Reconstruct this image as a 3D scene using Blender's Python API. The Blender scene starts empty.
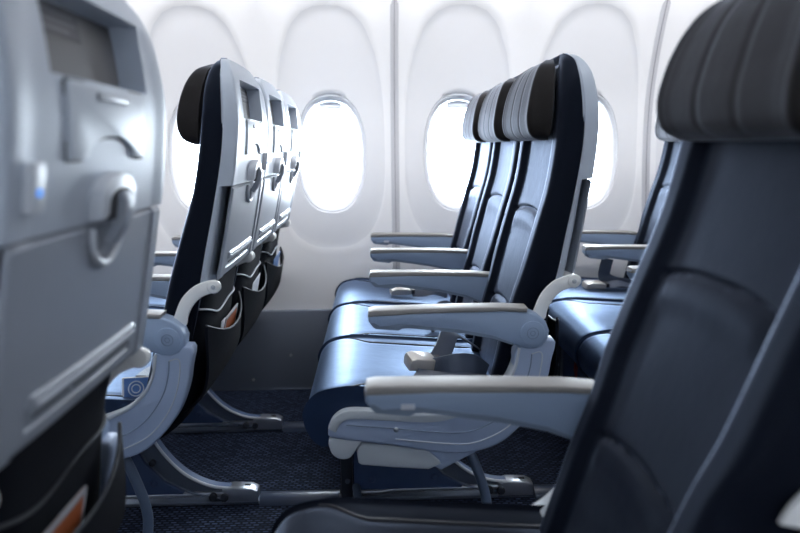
import bpy, bmesh, math, random
from mathutils import Vector, Matrix
random.seed(7)
sc = bpy.context.scene
COL = sc.collection
PI = math.pi
PITCH = 0.764                      # seat pitch along the cabin (X)
ROWS = (-PITCH, 0.0, 0.712)
SW = 0.4518                        # seat spacing across the cabin (Y)
YC = (1.781, 1.781 + SW, 1.781 + 2 * SW)      # far block: aisle, middle, window seat centres
YN = 0.812                         # near block aisle seat centre
PIV = (0.33, 0.0, 0.50)            # recline pivot of a seat back

# ------------------------------------------------------------------ materials
def new_mat(name):
    m = bpy.data.materials.new(name); m.use_nodes = True
    nt = m.node_tree; b = nt.nodes['Principled BSDF']
    return m, nt, b

def plain(name, col, rough=0.5, metal=0.0, spec=0.5, var=0.0, scale=30, bump=0.0, bscale=200, coat=0.0):
    m, nt, b = new_mat(name)
    b.inputs['Base Color'].default_value = (*col, 1)
    b.inputs['Roughness'].default_value = rough
    b.inputs['Metallic'].default_value = metal
    b.inputs['Specular IOR Level'].default_value = spec
    b.inputs['Coat Weight'].default_value = coat
    tc = nt.nodes.new('ShaderNodeTexCoord')
    if var:
        n = nt.nodes.new('ShaderNodeTexNoise'); n.inputs['Scale'].default_value = scale; n.inputs['Detail'].default_value = 4
        nt.links.new(tc.outputs['Object'], n.inputs['Vector'])
        r = nt.nodes.new('ShaderNodeMixRGB'); r.blend_type = 'MIX'
        r.inputs[1].default_value = (*[c * (1 - var) for c in col], 1); r.inputs[2].default_value = (*[min(1, c * (1 + var)) for c in col], 1)
        nt.links.new(n.outputs['Fac'], r.inputs[0]); nt.links.new(r.outputs[0], b.inputs['Base Color'])
    if bump:
        n2 = nt.nodes.new('ShaderNodeTexNoise'); n2.inputs['Scale'].default_value = bscale; n2.inputs['Detail'].default_value = 3
        nt.links.new(tc.outputs['Object'], n2.inputs['Vector'])
        bp = nt.nodes.new('ShaderNodeBump'); bp.inputs['Strength'].default_value = bump; bp.inputs['Distance'].default_value = 0.002
        nt.links.new(n2.outputs['Fac'], bp.inputs['Height']); nt.links.new(bp.outputs[0], b.inputs['Normal'])
    return m

def leather(name, col, rough, tint, ior=1.5):
    """diffuse hide under a cool-tinted gloss"""
    m, nt, b = new_mat(name)
    tc = nt.nodes.new('ShaderNodeTexCoord')
    n = nt.nodes.new('ShaderNodeTexNoise'); n.inputs['Scale'].default_value = 9; n.inputs['Detail'].default_value = 5
    nt.links.new(tc.outputs['Object'], n.inputs['Vector'])
    r = nt.nodes.new('ShaderNodeMixRGB')
    r.inputs[1].default_value = (*[c * 0.82 for c in col], 1); r.inputs[2].default_value = (*[c * 1.2 for c in col], 1)
    nt.links.new(n.outputs['Fac'], r.inputs[0])
    mr = nt.nodes.new('ShaderNodeMapRange'); mr.inputs['To Min'].default_value = rough - 0.04; mr.inputs['To Max'].default_value = rough + 0.06
    nt.links.new(n.outputs['Fac'], mr.inputs['Value'])
    v = nt.nodes.new('ShaderNodeTexVoronoi'); v.inputs['Scale'].default_value = 420
    nt.links.new(tc.outputs['Object'], v.inputs['Vector'])
    n2 = nt.nodes.new('ShaderNodeTexNoise'); n2.inputs['Scale'].default_value = 22; n2.inputs['Detail'].default_value = 2
    nt.links.new(tc.outputs['Object'], n2.inputs['Vector'])
    ad = nt.nodes.new('ShaderNodeMath'); ad.operation = 'MULTIPLY_ADD'; ad.inputs[1].default_value = 0.15
    nt.links.new(v.outputs['Distance'], ad.inputs[0]); nt.links.new(n2.outputs['Fac'], ad.inputs[2])
    bp = nt.nodes.new('ShaderNodeBump'); bp.inputs['Strength'].default_value = 0.22; bp.inputs['Distance'].default_value = 0.003
    nt.links.new(ad.outputs[0], bp.inputs['Height'])
    df = nt.nodes.new('ShaderNodeBsdfDiffuse'); gl = nt.nodes.new('ShaderNodeBsdfGlossy'); mx = nt.nodes.new('ShaderNodeMixShader'); fr = nt.nodes.new('ShaderNodeFresnel')
    gl.inputs['Color'].default_value = (*tint, 1); fr.inputs['IOR'].default_value = ior  # tint puts the blue of reflected light into the gloss
    nt.links.new(r.outputs[0], df.inputs['Color']); nt.links.new(mr.outputs[0], gl.inputs['Roughness'])
    for q in (df, gl, fr): nt.links.new(bp.outputs[0], q.inputs['Normal'])
    nt.links.new(fr.outputs[0], mx.inputs[0]); nt.links.new(df.outputs[0], mx.inputs[1]); nt.links.new(gl.outputs[0], mx.inputs[2])
    nt.links.new(mx.outputs[0], nt.nodes['Material Output'].inputs['Surface']); nt.nodes.remove(b)
    return m

M = {}
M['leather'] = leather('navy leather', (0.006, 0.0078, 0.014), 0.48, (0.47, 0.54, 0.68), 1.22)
M['cushion'] = leather('window-lit navy leather', (0.009, 0.019, 0.050), 0.42, (0.58, 0.74, 1.0), 1.47)  # same leather made bluer and glossier for window light on far cushions
M['head'] = leather('charcoal headrest leather', (0.023, 0.0205, 0.020), 0.66, (0.50, 0.53, 0.60), 1.22)
M['piping'] = plain('dark piping', (0.008, 0.010, 0.018), 0.5)
M['shell'] = plain('pale grey shell plastic', (0.47, 0.52, 0.60), 0.42, var=0.03, bump=0.05, bscale=500)
M['tray'] = plain('grey tray plastic', (0.33, 0.36, 0.415), 0.40, var=0.03, bump=0.05, bscale=500)
M['traylip'] = plain('light tray lip', (0.66, 0.69, 0.74), 0.38)
M['recess'] = plain('recess grey', (0.13, 0.125, 0.13), 0.55, var=0.05)
M['holder'] = plain('light holder plastic', (0.60, 0.65, 0.72), 0.42, var=0.03)
M['gap'] = plain('shadow gap', (0.03, 0.033, 0.04), 0.7)
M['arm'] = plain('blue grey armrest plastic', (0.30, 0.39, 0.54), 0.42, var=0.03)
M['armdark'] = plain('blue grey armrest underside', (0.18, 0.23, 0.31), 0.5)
M['armcap'] = plain('warm grey armrest cap', (0.30, 0.29, 0.28), 0.5, var=0.04)
M['shroud'] = plain('blue grey shroud plastic', (0.36, 0.44, 0.60), 0.45, var=0.03)
M['shroudtop'] = plain('pale shroud rim', (0.52, 0.56, 0.60), 0.45)
M['white'] = plain('white bracket', (0.92, 0.92, 0.90), 0.35)
M['fabric'] = plain('navy back fabric', (0.0045, 0.006, 0.011), 0.85, spec=0.12, var=0.2, bump=0.3, bscale=700)
M['hem'] = plain('pale hem cord', (0.42, 0.45, 0.50), 0.5)
M['metal'] = plain('brushed aluminium', (0.62, 0.66, 0.72), 0.28, metal=0.9, var=0.05)
M['legweb'] = plain('dull leg metal', (0.16, 0.19, 0.25), 0.40, metal=0.6)
M['legblue'] = plain('blue grey leg metal', (0.11, 0.17, 0.32), 0.5)
M['edge'] = plain('pale edge highlight', (0.72, 0.77, 0.84), 0.35)
M['darkmetal'] = plain('dark frame metal', (0.035, 0.042, 0.058), 0.42, metal=0.4)
M['bluebox'] = plain('navy leg panel', (0.035, 0.065, 0.15), 0.5)
M['bartube'] = plain('blue grey tube', (0.10, 0.14, 0.21), 0.40)
M['chrome'] = plain('buckle metal', (0.56, 0.53, 0.50), 0.34, metal=0.35)
M['webbing'] = plain('navy webbing', (0.055, 0.072, 0.11), 0.36, bump=0.4, bscale=900)
M['orange'] = plain('orange card', (0.42, 0.105, 0.03), 0.5, var=0.1)
M['cardwhite'] = plain('white card', (0.70, 0.72, 0.78), 0.5)
M['cardblue'] = plain('blue card', (0.05, 0.14, 0.36), 0.45)
M['red'] = plain('red strap', (0.30, 0.012, 0.012), 0.6)
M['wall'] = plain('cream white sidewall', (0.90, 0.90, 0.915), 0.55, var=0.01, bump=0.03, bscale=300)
M['wallshade'] = plain('shade-tinted sidewall', (0.80, 0.805, 0.83), 0.55, var=0.01, bump=0.03, bscale=300)  # sidewall white darkened to carry the shade inside the window bays
M['kick'] = plain('slate kick panel', (0.17, 0.195, 0.25), 0.55, var=0.08, scale=6, bump=0.1, bscale=400)
M['seam'] = plain('seam grey', (0.60, 0.60, 0.63), 0.6)
M['seamline'] = plain('seam line', (0.30, 0.30, 0.33), 0.6)
M['frame'] = plain('window frame white', (0.84, 0.86, 0.90), 0.4)
M['shade'] = plain('window shade edge', (0.72, 0.76, 0.82), 0.5)
M['ceil'] = plain('ceiling white', (0.82, 0.82, 0.82), 0.6)
M['endblock'] = plain('dark added end wall', (0.10, 0.11, 0.14), 0.7)
M['track'] = plain('navy track cover', (0.035, 0.055, 0.105), 0.30)
M['screw'] = plain('screw steel', (0.55, 0.57, 0.6), 0.3, metal=1.0)
M['placard'] = plain('dark placard', (0.050, 0.047, 0.062), 0.5)
M['placardtext'] = plain('placard print', (0.13, 0.125, 0.145), 0.5)

m, nt, b = new_mat('blue indicator'); M['led'] = m
b.inputs['Base Color'].default_value = (0.05, 0.25, 0.9, 1)
b.inputs['Emission Color'].default_value = (0.08, 0.35, 1.0, 1); b.inputs['Emission Strength'].default_value = 0.8

m = bpy.data.materials.new('window pane'); m.use_nodes = True; M['glass'] = m
nt = m.node_tree; nt.nodes.clear()
o = nt.nodes.new('ShaderNodeOutputMaterial'); mx = nt.nodes.new('ShaderNodeMixShader')
t = nt.nodes.new('ShaderNodeBsdfTransparent'); g = nt.nodes.new('ShaderNodeBsdfGlossy'); g.inputs['Roughness'].default_value = 0.05
t.inputs['Color'].default_value = (0.97, 0.985, 1, 1)
fr = nt.nodes.new('ShaderNodeFresnel'); fr.inputs['IOR'].default_value = 1.35
nt.links.new(fr.outputs[0], mx.inputs[0]); nt.links.new(t.outputs[0], mx.inputs[1]); nt.links.new(g.outputs[0], mx.inputs[2]); nt.links.new(mx.outputs[0], o.inputs[0])

# woven carpet with rows of paler dashes
m, nt, b = new_mat('navy woven carpet'); M['carpet'] = m
tc = nt.nodes.new('ShaderNodeTexCoord')
br = nt.nodes.new('ShaderNodeTexBrick'); br.offset = 0.5
br.inputs['Scale'].default_value = 1.0; br.inputs['Brick Width'].default_value = 0.020; br.inputs['Row Height'].default_value = 0.012
br.inputs['Mortar Size'].default_value = 0.0046; br.inputs['Mortar Smooth'].default_value = 0.6
br.inputs['Color1'].default_value = (0.075, 0.11, 0.21, 1); br.inputs['Color2'].default_value = (0.014, 0.024, 0.056, 1)
br.inputs['Mortar'].default_value = (0.005, 0.008, 0.018, 1)
nt.links.new(tc.outputs['Object'], br.inputs['Vector'])
n = nt.nodes.new('ShaderNodeTexNoise'); n.inputs['Scale'].default_value = 260; n.inputs['Detail'].default_value = 3
nt.links.new(tc.outputs['Object'], n.inputs['Vector'])
mp = nt.nodes.new('ShaderNodeMapRange'); mp.inputs['To Min'].default_value = 0.35; mp.inputs['To Max'].default_value = 1.5
nt.links.new(n.outputs['Fac'], mp.inputs['Value'])
mu = nt.nodes.new('ShaderNodeMixRGB'); mu.blend_type = 'MULTIPLY'; mu.inputs[0].default_value = 1
nt.links.new(br.outputs['Color'], mu.inputs[1]); nt.links.new(mp.outputs[0], mu.inputs[2])
nt.links.new(mu.outputs[0], b.inputs['Base Color'])
b.inputs['Roughness'].default_value = 0.9; b.inputs['Specular IOR Level'].default_value = 0.2
bp = nt.nodes.new('ShaderNodeBump'); bp.inputs['Strength'].default_value = 0.7; bp.inputs['Distance'].default_value = 0.004
nt.links.new(mu.outputs[0], bp.inputs['Height']); nt.links.new(bp.outputs[0], b.inputs['Normal'])

# ------------------------------------------------------------------ helpers
def finish(bm, name, mat, parent=None, loc=(0, 0, 0), sharp=38):
    bmesh.ops.recalc_face_normals(bm, faces=bm.faces)
    me = bpy.data.meshes.new(name); bm.to_mesh(me); bm.free()
    for p in me.polygons: p.use_smooth = True
    me.set_sharp_from_angle(angle=math.radians(sharp))
    mats = mat if isinstance(mat, (list, tuple)) else [mat]
    for k in mats: me.materials.append(k)
    o = bpy.data.objects.new(name, me); COL.objects.link(o)
    o.location = loc
    if parent: o.parent = parent
    return o

def shift(bm, d):
    bmesh.ops.translate(bm, verts=bm.verts, vec=Vector(d))

def empty(name, loc, label, cat, group=None):
    o = bpy.data.objects.new(name, None); COL.objects.link(o); o.location = loc
    o.empty_display_size = 0.1
    o['label'] = label; o['category'] = cat
    if group: o['group'] = group
    return o

def tag(o, label=None, cat=None, group=None, kind=None):
    if label: o['label'] = label
    if cat: o['category'] = cat
    if group: o['group'] = group
    if kind: o['kind'] = kind
    return o

def add_box(bm, x0, x1, y0, y1, z0, z1, bev=0.0, seg=2):
    b2 = bmesh.new(); bmesh.ops.create_cube(b2, size=1)
    for v in b2.verts:
        v.co = Vector(((x0 + x1) / 2 + v.co.x * (x1 - x0), (y0 + y1) / 2 + v.co.y * (y1 - y0), (z0 + z1) / 2 + v.co.z * (z1 - z0)))
    if bev: bmesh.ops.bevel(b2, geom=list(b2.edges), offset=bev, segments=seg, affect='EDGES', profile=0.5, clamp_overlap=True)
    merge(bm, b2)

def merge(bm, b2):
    vm = {v: bm.verts.new(v.co) for v in b2.verts}
    for f in b2.faces:
        try:
            nf = bm.faces.new([vm[v] for v in f.verts]); nf.material_index = f.material_index
        except ValueError: pass
    b2.free()

def catmull(pts, n=6, closed=True):
    out = []; N = len(pts)
    rng = range(N if closed else N - 1)
    for i in rng:
        if closed: p0, p1, p2, p3 = pts[i - 1], pts[i], pts[(i + 1) % N], pts[(i + 2) % N]
        else: p0, p1, p2, p3 = pts[max(i - 1, 0)], pts[i], pts[i + 1], pts[min(i + 2, N - 1)]
        for k in range(n):
            t = k / n
            out.append(tuple(0.5 * (2 * b_ + (c - a) * t + (2 * a - 5 * b_ + 4 * c - d) * t * t + (3 * b_ - a - 3 * c + d) * t ** 3)
                             for a, b_, c, d in zip(p0, p1, p2, p3)))
    if not closed: out.append(tuple(pts[-1]))
    return out

def add_prism(bm, poly, y0, y1, bev=0.0, seg=3, axis='Y'):
    """poly of (x, z) extruded from y0 to y1"""
    b2 = bmesh.new()
    a = [b2.verts.new((x, y0, z)) for x, z in poly]; c = [b2.verts.new((x, y1, z)) for x, z in poly]
    n = len(poly)
    b2.faces.new(a); b2.faces.new(c[::-1])
    for i in range(n): b2.faces.new((a[i], c[i], c[(i + 1) % n], a[(i + 1) % n]))
    bmesh.ops.recalc_face_normals(b2, faces=b2.faces)
    if bev:
        ed = [e for e in b2.edges if (e.verts[0].co.y == e.verts[1].co.y)]
        bmesh.ops.bevel(b2, geom=ed, offset=bev, segments=seg, affect='EDGES', profile=0.5, clamp_overlap=True)
    merge(bm, b2)

def add_tube(bm, pts, r, n=10, caps=True, flat=None, up=(0, 0, 1)):
    """tube along pts; flat=(w,h): a strap of that half size with the frame's 'up' nearest Z"""
    P = [Vector(p) for p in pts]; rings = []
    up0 = Vector(up).normalized()
    prev = None
    for i, p in enumerate(P):
        t = (P[min(i + 1, len(P) - 1)] - P[max(i - 1, 0)]).normalized()
        if prev is None:
            u = up0 if abs(t.dot(up0)) < 0.95 else Vector((1, 0, 0))
        else: u = prev
        s = t.cross(u).normalized(); u = s.cross(t).normalized(); prev = u
        ring = []
        for k in range(n):
            a = 2 * PI * k / n
            if flat:
                ca, sa = math.cos(a), math.sin(a)
                e = 0.35
                q = s * flat[0] * math.copysign(abs(ca) ** e, ca) + u * flat[1] * math.copysign(abs(sa) ** e, sa)
            else:
                rr = r[i] if isinstance(r, (list, tuple)) else r
                q = s * rr * math.cos(a) + u * rr * math.sin(a)
            ring.append(bm.verts.new(p + q))
        rings.append(ring)
    for i in range(len(rings) - 1):
        for k in range(n):
            bm.faces.new((rings[i][k], rings[i][(k + 1) % n], rings[i + 1][(k + 1) % n], rings[i + 1][k]))
    if caps:
        bm.faces.new(rings[0][::-1]); bm.faces.new(rings[-1])

def add_cyl(bm, c, r, h, axis='Y', n=28, bev=0.0, r2=None):
    b2 = bmesh.new()
    bmesh.ops.create_cone(b2, cap_ends=True, segments=n, radius1=r, radius2=r if r2 is None else r2, depth=h)
    if bev: bmesh.ops.bevel(b2, geom=[e for e in b2.edges if abs(e.verts[0].co.z - e.verts[1].co.z) < 1e-6], offset=bev, segments=3, affect='EDGES', profile=0.5, clamp_overlap=True)
    if axis == 'Y': bmesh.ops.rotate(b2, verts=b2.verts, cent=(0, 0, 0), matrix=Matrix.Rotation(PI / 2, 3, 'X'))
    if axis == 'X': bmesh.ops.rotate(b2, verts=b2.verts, cent=(0, 0, 0), matrix=Matrix.Rotation(PI / 2, 3, 'Y'))
    bmesh.ops.translate(b2, verts=b2.verts, vec=Vector(c)); merge(bm, b2)

def add_ball(bm, c, rx, ry, rz, seg=16):
    b2 = bmesh.new(); bmesh.ops.create_uvsphere(b2, u_segments=seg, v_segments=seg // 2 + 2, radius=1)
    for v in b2.verts: v.co = Vector((c[0] + v.co.x * rx, c[1] + v.co.y * ry, c[2] + v.co.z * rz))
    merge(bm, b2)

def interp(tab, z):
    """piecewise smooth interpolation of a [(z, value)] table"""
    tab = sorted(tab)
    if z <= tab[0][0]: return tab[0][1]
    if z >= tab[-1][0]: return tab[-1][1]
    for i in range(len(tab) - 1):
        if tab[i][0] <= z <= tab[i + 1][0]:
            z1, v1 = tab[i]; z2, v2 = tab[i + 1]
            m1 = (v2 - tab[i - 1][1]) / (z2 - tab[i - 1][0]) if i > 0 else (v2 - v1) / (z2 - z1)
            m2 = (tab[i + 2][1] - v1) / (tab[i + 2][0] - z1) if i + 2 < len(tab) else (v2 - v1) / (z2 - z1)
            h = z2 - z1; t = (z - z1) / h
            return (2 * t ** 3 - 3 * t * t + 1) * v1 + (t ** 3 - 2 * t * t + t) * h * m1 + (-2 * t ** 3 + 3 * t * t) * v2 + (t ** 3 - t * t) * h * m2

def sstep(a, b_, x):
    t = max(0.0, min(1.0, (x - a) / (b_ - a))); return t * t * (3 - 2 * t)

def loft(bm, rings, cap=True):
    R = [[bm.verts.new(p) for p in r] for r in rings]; n = len(R[0])
    for i in range(len(R) - 1):
        for k in range(n):
            bm.faces.new((R[i][k], R[i][(k + 1) % n], R[i + 1][(k + 1) % n], R[i + 1][k]))
    if cap: bm.faces.new(R[0][::-1]); bm.faces.new(R[-1])

# ------------------------------------------------------------------ seat profiles (side view: X aft, Z up, origin under the armrest tip)
FRONT = [(0.42, 0.262), (0.50, 0.279), (0.56, 0.292), (0.63, 0.311), (0.697, 0.329), (0.793, 0.355), (0.885, 0.380), (0.97, 0.393), (1.05, 0.400), (1.10, 0.403), (1.145, 0.411), (1.17, 0.422)]
REAR = [(0.42, 0.345), (0.50, 0.362), (0.60, 0.382), (0.713, 0.404), (0.775, 0.415), (0.856, 0.430), (0.96, 0.446), (1.034, 0.450), (1.11, 0.445), (1.15, 0.437), (1.17, 0.428)]
SHELLR = [(0.69, 0.438), (0.796, 0.456), (0.87, 0.467), (0.918, 0.474), (0.964, 0.479), (1.029, 0.482), (1.084, 0.477), (1.13, 0.467), (1.165, 0.448)]
HALFW = [(0.42, 0.192), (0.60, 0.196), (0.645, 0.200), (0.70, 0.214), (0.80, 0.218), (0.95, 0.219), (1.00, 0.218), (1.05, 0.215), (1.09, 0.208), (1.12, 0.197), (1.145, 0.178), (1.16, 0.153), (1.17, 0.115)]

def seam_depth(y, z, w):
    """depth of the stitched grooves and the soft panels of the leather back"""
    a = abs(y) / w; d = 0.0
    c = 0.66
    d += 0.016 * (1 - sstep(0.60, 0.74, a))                       # centre panel lies lower than the bolsters
    d += 0.006 * math.exp(-((a - c) / 0.022) ** 2)
    if a < c:
        for z0 in (0.826, 0.604):
            zz = z0 - 0.014 * (a / c) ** 2.5
            d += 0.0065 * math.exp(-((z - zz) / 0.0042) ** 2)
            d -= 0.0045 * math.exp(-((z - zz + 0.026) / 0.020) ** 2) * (1 - sstep(0.5, 0.66, a))
    return d

def backrest_bm():
    bm = bmesh.new(); rings = []
    NZ = 190; NF = 64; NR = 14
    for i in range(NZ + 1):
        z = 0.42 + (1.17 - 0.42) * i / NZ
        f, r, w = interp(FRONT, z), interp(REAR, z), interp(HALFW, z)
        rc = min(0.028, w * 0.5); ring = []
        for k in range(NF + 1):
            th = -1 + 2 * k / NF
            y = w * math.copysign(1 - (1 - abs(th)) ** 1.35, th)
            e = max(0.0, (abs(y) - (w - rc)) / rc)
            x = f + seam_depth(y, z, w) + rc * (1 - math.sqrt(max(0, 1 - e * e)))
            ring.append((min(x, r - 0.004), y, z))
        for k in range(0, NR + 1):
            th = 1 - 2 * k / NR
            hollow = 0.026 * sstep(1.0, 1.03, z) * sstep(1.16, 1.135, z) * (1 - sstep(0.80, 0.94, abs(th)))
            ring.append((max(r - hollow, f + 0.012), w * 0.985 * th, z))
        rings.append(ring)
    loft(bm, rings); shift(bm, [-c for c in PIV]); return bm

HFRONT = [(0.984, 0.374), (0.990, 0.358), (1.003, 0.347), (1.03, 0.342), (1.06, 0.345), (1.09, 0.351), (1.12, 0.361), (1.145, 0.376), (1.160, 0.398)]
HREAR = [(0.984, 0.390), (1.003, 0.397), (1.03, 0.400), (1.09, 0.403), (1.12, 0.406), (1.145, 0.409), (1.160, 0.413)]
HHALF = [(0.984, 0.150), (0.990, 0.163), (1.003, 0.172), (1.03, 0.177), (1.06, 0.177), (1.09, 0.171), (1.12, 0.157), (1.145, 0.130), (1.160, 0.085)]
def headrest_bm():
    bm = bmesh.new(); rings = []; NZ = 44; NF = 60; NR = 12
    for i in range(NZ + 1):
        u = i / NZ; u = u - 0.09 * math.sin(2 * PI * u) / (2 * PI) * 3
        z = 0.984 + (1.160 - 0.984) * u
        f, r, w = interp(HFRONT, z), interp(HREAR, z), interp(HHALF, z); ring = []
        d = r - f
        for k in range(NF + 1):
            th = -1 + 2 * k / NF; a = abs(th)
            y = w * math.copysign(1 - (1 - a) ** 1.4, th); e = abs(y) / w
            x = f - 0.003 * math.exp(-((e - 0.86) / 0.12) ** 2) + (d * 0.82) * (1 - (1 - sstep(0.88, 1.0, e) ** 2 if e > 0.88 else 1.0))
            for s in (0.27, 0.80):
                x += 0.0020 * math.exp(-((e - s) / 0.014) ** 2)
            ring.append((min(x, r - 0.003), y, z))
        for k in range(1, NR): ring.append((r, w * 0.96 * (1 - 2 * k / NR), z))
        rings.append(ring)
    loft(bm, rings); shift(bm, [-c for c in PIV]); return bm

BAY_Z0, BAY_Z1, BAY_D = 1.046, 1.122, 0.034
def bay_y(w): return max(0.03, min(0.138, w - 0.030))
def shell_bm():
    """hard back shell: rear skin with a sunk screen bay, wrapped sides"""
    bm = bmesh.new()
    zs = sorted(set([round(0.69 + (1.165 - 0.69) * i / 60, 4) for i in range(61)] + [BAY_Z0 - 0.002, BAY_Z0, BAY_Z0 + 0.004, BAY_Z1 - 0.006, BAY_Z1, BAY_Z1 + 0.002, 0.905, 0.902, 0.9065, 0.9005]))
    rings = []
    for z in zs:
        f, r, w = interp(REAR, z) - 0.002, interp(SHELLR, z), interp(HALFW, z) + 0.004
        by = bay_y(w); half = [by * k / 12 * 0.97 for k in range(1, 13)] + [by]
        half += [by + (w - 0.012 - by) * k / 5 for k in range(1, 6)] + [w - 0.012 + 0.012 * math.sin(k / 6 * PI / 2) for k in range(1, 7)]
        ys = [-h for h in half[::-1]] + [0.0] + half
        rc = 0.007; ring = []
        lower = z < 0.9035
        for y in ys:
            e = max(0.0, (abs(y) - (w - rc)) / rc)
            x = surf_x(z, y) - rc * (1 - math.sqrt(max(0, 1 - min(1, e) ** 2)))
            lim = f + 0.002
            if lower: x -= 0.022           # the tray lies in here
            elif z >= 0.9035:
                x -= 0.0035 * sstep(w - 0.034, w - 0.042, abs(y)) * (1 - sstep(1.10, 1.13, z))   # centre lies below the side flanges
            if BAY_Z0 <= z <= BAY_Z1 and abs(y) < by - 0.0005:
                x = surf_x(z, y) - BAY_D; lim = f - 0.02
            ring.append((max(x, lim), y, z))
        for k in range(0, 17):
            y = w * 0.997 * (1 - 2 * k / 16)
            ring.append((f - (0.021 * sstep(1.012, 1.035, z) * sstep(1.148, 1.126, z) if abs(y) < w * 0.90 else 0), y, z))
        rings.append(ring)
    loft(bm, rings); shift(bm, [-c for c in PIV]); return bm

def surf_x(z, y=0.0):
    w = interp(HALFW, z) + 0.004
    return interp(SHELLR, z) - 0.004 * (abs(y) / w) ** 2

def tray_bm():
    bm = bmesh.new(); HW = 0.2135; Z0, Z1 = 0.702, 0.9015
    ys = sorted(set([round(-HW + 2 * HW * i / 40, 4) for i in range(41)] + [q * (HW - d) for q in (-1, 1) for d in (0.001, 0.0025, 0.005)] + [s * v for s in (-1, 1) for v in (0.178, 0.175, 0.150, 0.146)]))
    zs = sorted(set([round(Z0 + (Z1 - Z0) * i / 40, 4) for i in range(41)] + [0.752, 0.756, 0.742, 0.739, 0.730, 0.7275, 0.722, 0.7195, 0.890]))
    rings = []
    for z in zs:
        ring = []
        ez = max(0, (Z0 + 0.006 - z) / 0.006, (z - Z1 + 0.004) / 0.004)
        for y in ys:
            base = surf_x(z, y) + 0.001
            e = max(0.0, (abs(y) - (HW - 0.005)) / 0.005, ez)
            x = base - 0.005 * (1 - math.sqrt(max(0, 1 - min(1, e) ** 2)))
            if abs(y) < 0.176: x -= 0.0035                        # sunk centre panel between the side rails
            if 0.7405 < z < 0.754 and abs(y) < 0.148: x += 0.0045  # raised lip bar
            if 0.721 < z < 0.729 and abs(y) < 0.148: x -= 0.003   # groove
            yy = abs(y - 0.0)
            if (z - 0.905) > -0.045 and yy < 0.048 and (yy / 0.048) ** 2 + ((z - 0.905) / 0.043) ** 2 < 1: x -= 0.008
            ring.append((x, y, z))
        for k in range(1, 8): ring.append((surf_x(z) - 0.0185, HW * (1 - 2 * k / 8), z))
        rings.append(ring)
    loft(bm, rings); shift(bm, [-c for c in PIV]); return bm

def cushion_bm():
    prof = [(0.300, 0.432), (0.24, 0.438), (0.12, 0.447), (0.0, 0.456), (-0.065, 0.459), (-0.112, 0.449), (-0.135, 0.427), (-0.143, 0.400), (-0.134, 0.366), (-0.116, 0.342), (-0.085, 0.337), (0.05, 0.360), (0.20, 0.368), (0.300, 0.370)]
    pr = catmull(prof, 5, True); n = len(pr); bm = bmesh.new()
    HW = 0.2252; R = 0.007; sl = []
    for k in range(7): sl.append((-HW + R * (1 - math.cos(k / 6 * PI / 2)), R * (1 - math.sin(k / 6 * PI / 2))))
    for k in range(1, 40): sl.append((-HW + R + (2 * HW - 2 * R) * k / 40, 0))
    sl += [(-y, d) for y, d in sl[6::-1]]
    nrm = []
    for i in range(n):
        a, c = pr[i - 1], pr[(i + 1) % n]; t = Vector((c[0] - a[0], c[1] - a[1])).normalized(); nrm.append((t.y, -t.x))
    rings = []
    for y, d in sl:
        ring = []
        for (x, z), (nx, nz) in zip(pr, nrm):
            X, Z = x - nx * d * -1, z - nz * d * -1
            if z > 0.41:
                a = abs(y) / HW
                Z -= 0.005 * max(0, 1 - (a / 0.78) ** 2) * sstep(-0.06, 0.12, x)
                Z -= 0.004 * math.exp(-((abs(y) - pipe_y(x)) / 0.007) ** 2)
            ring.append((X, y, Z))
        rings.append(ring)
    loft(bm, rings); return bm

def pipe_y(x):
    return 0.178 + 0.0425 * sstep(0.0, -0.075, x) if x < 0.0 else 0.178

def piping_bm(s):
    bm = bmesh.new(); pts = []
    for i in range(26):
        x = 0.27 - 0.345 * i / 25
        z = interp([(-0.12, 0.440), (-0.112, 0.4465), (-0.065, 0.4565), (0.0, 0.4540), (0.12, 0.4445), (0.24, 0.4355), (0.3, 0.430)], x)
        pts.append((x, s * pipe_y(x), z))
    add_tube(bm, pts, 0.0028, 6)
    return bm

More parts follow.
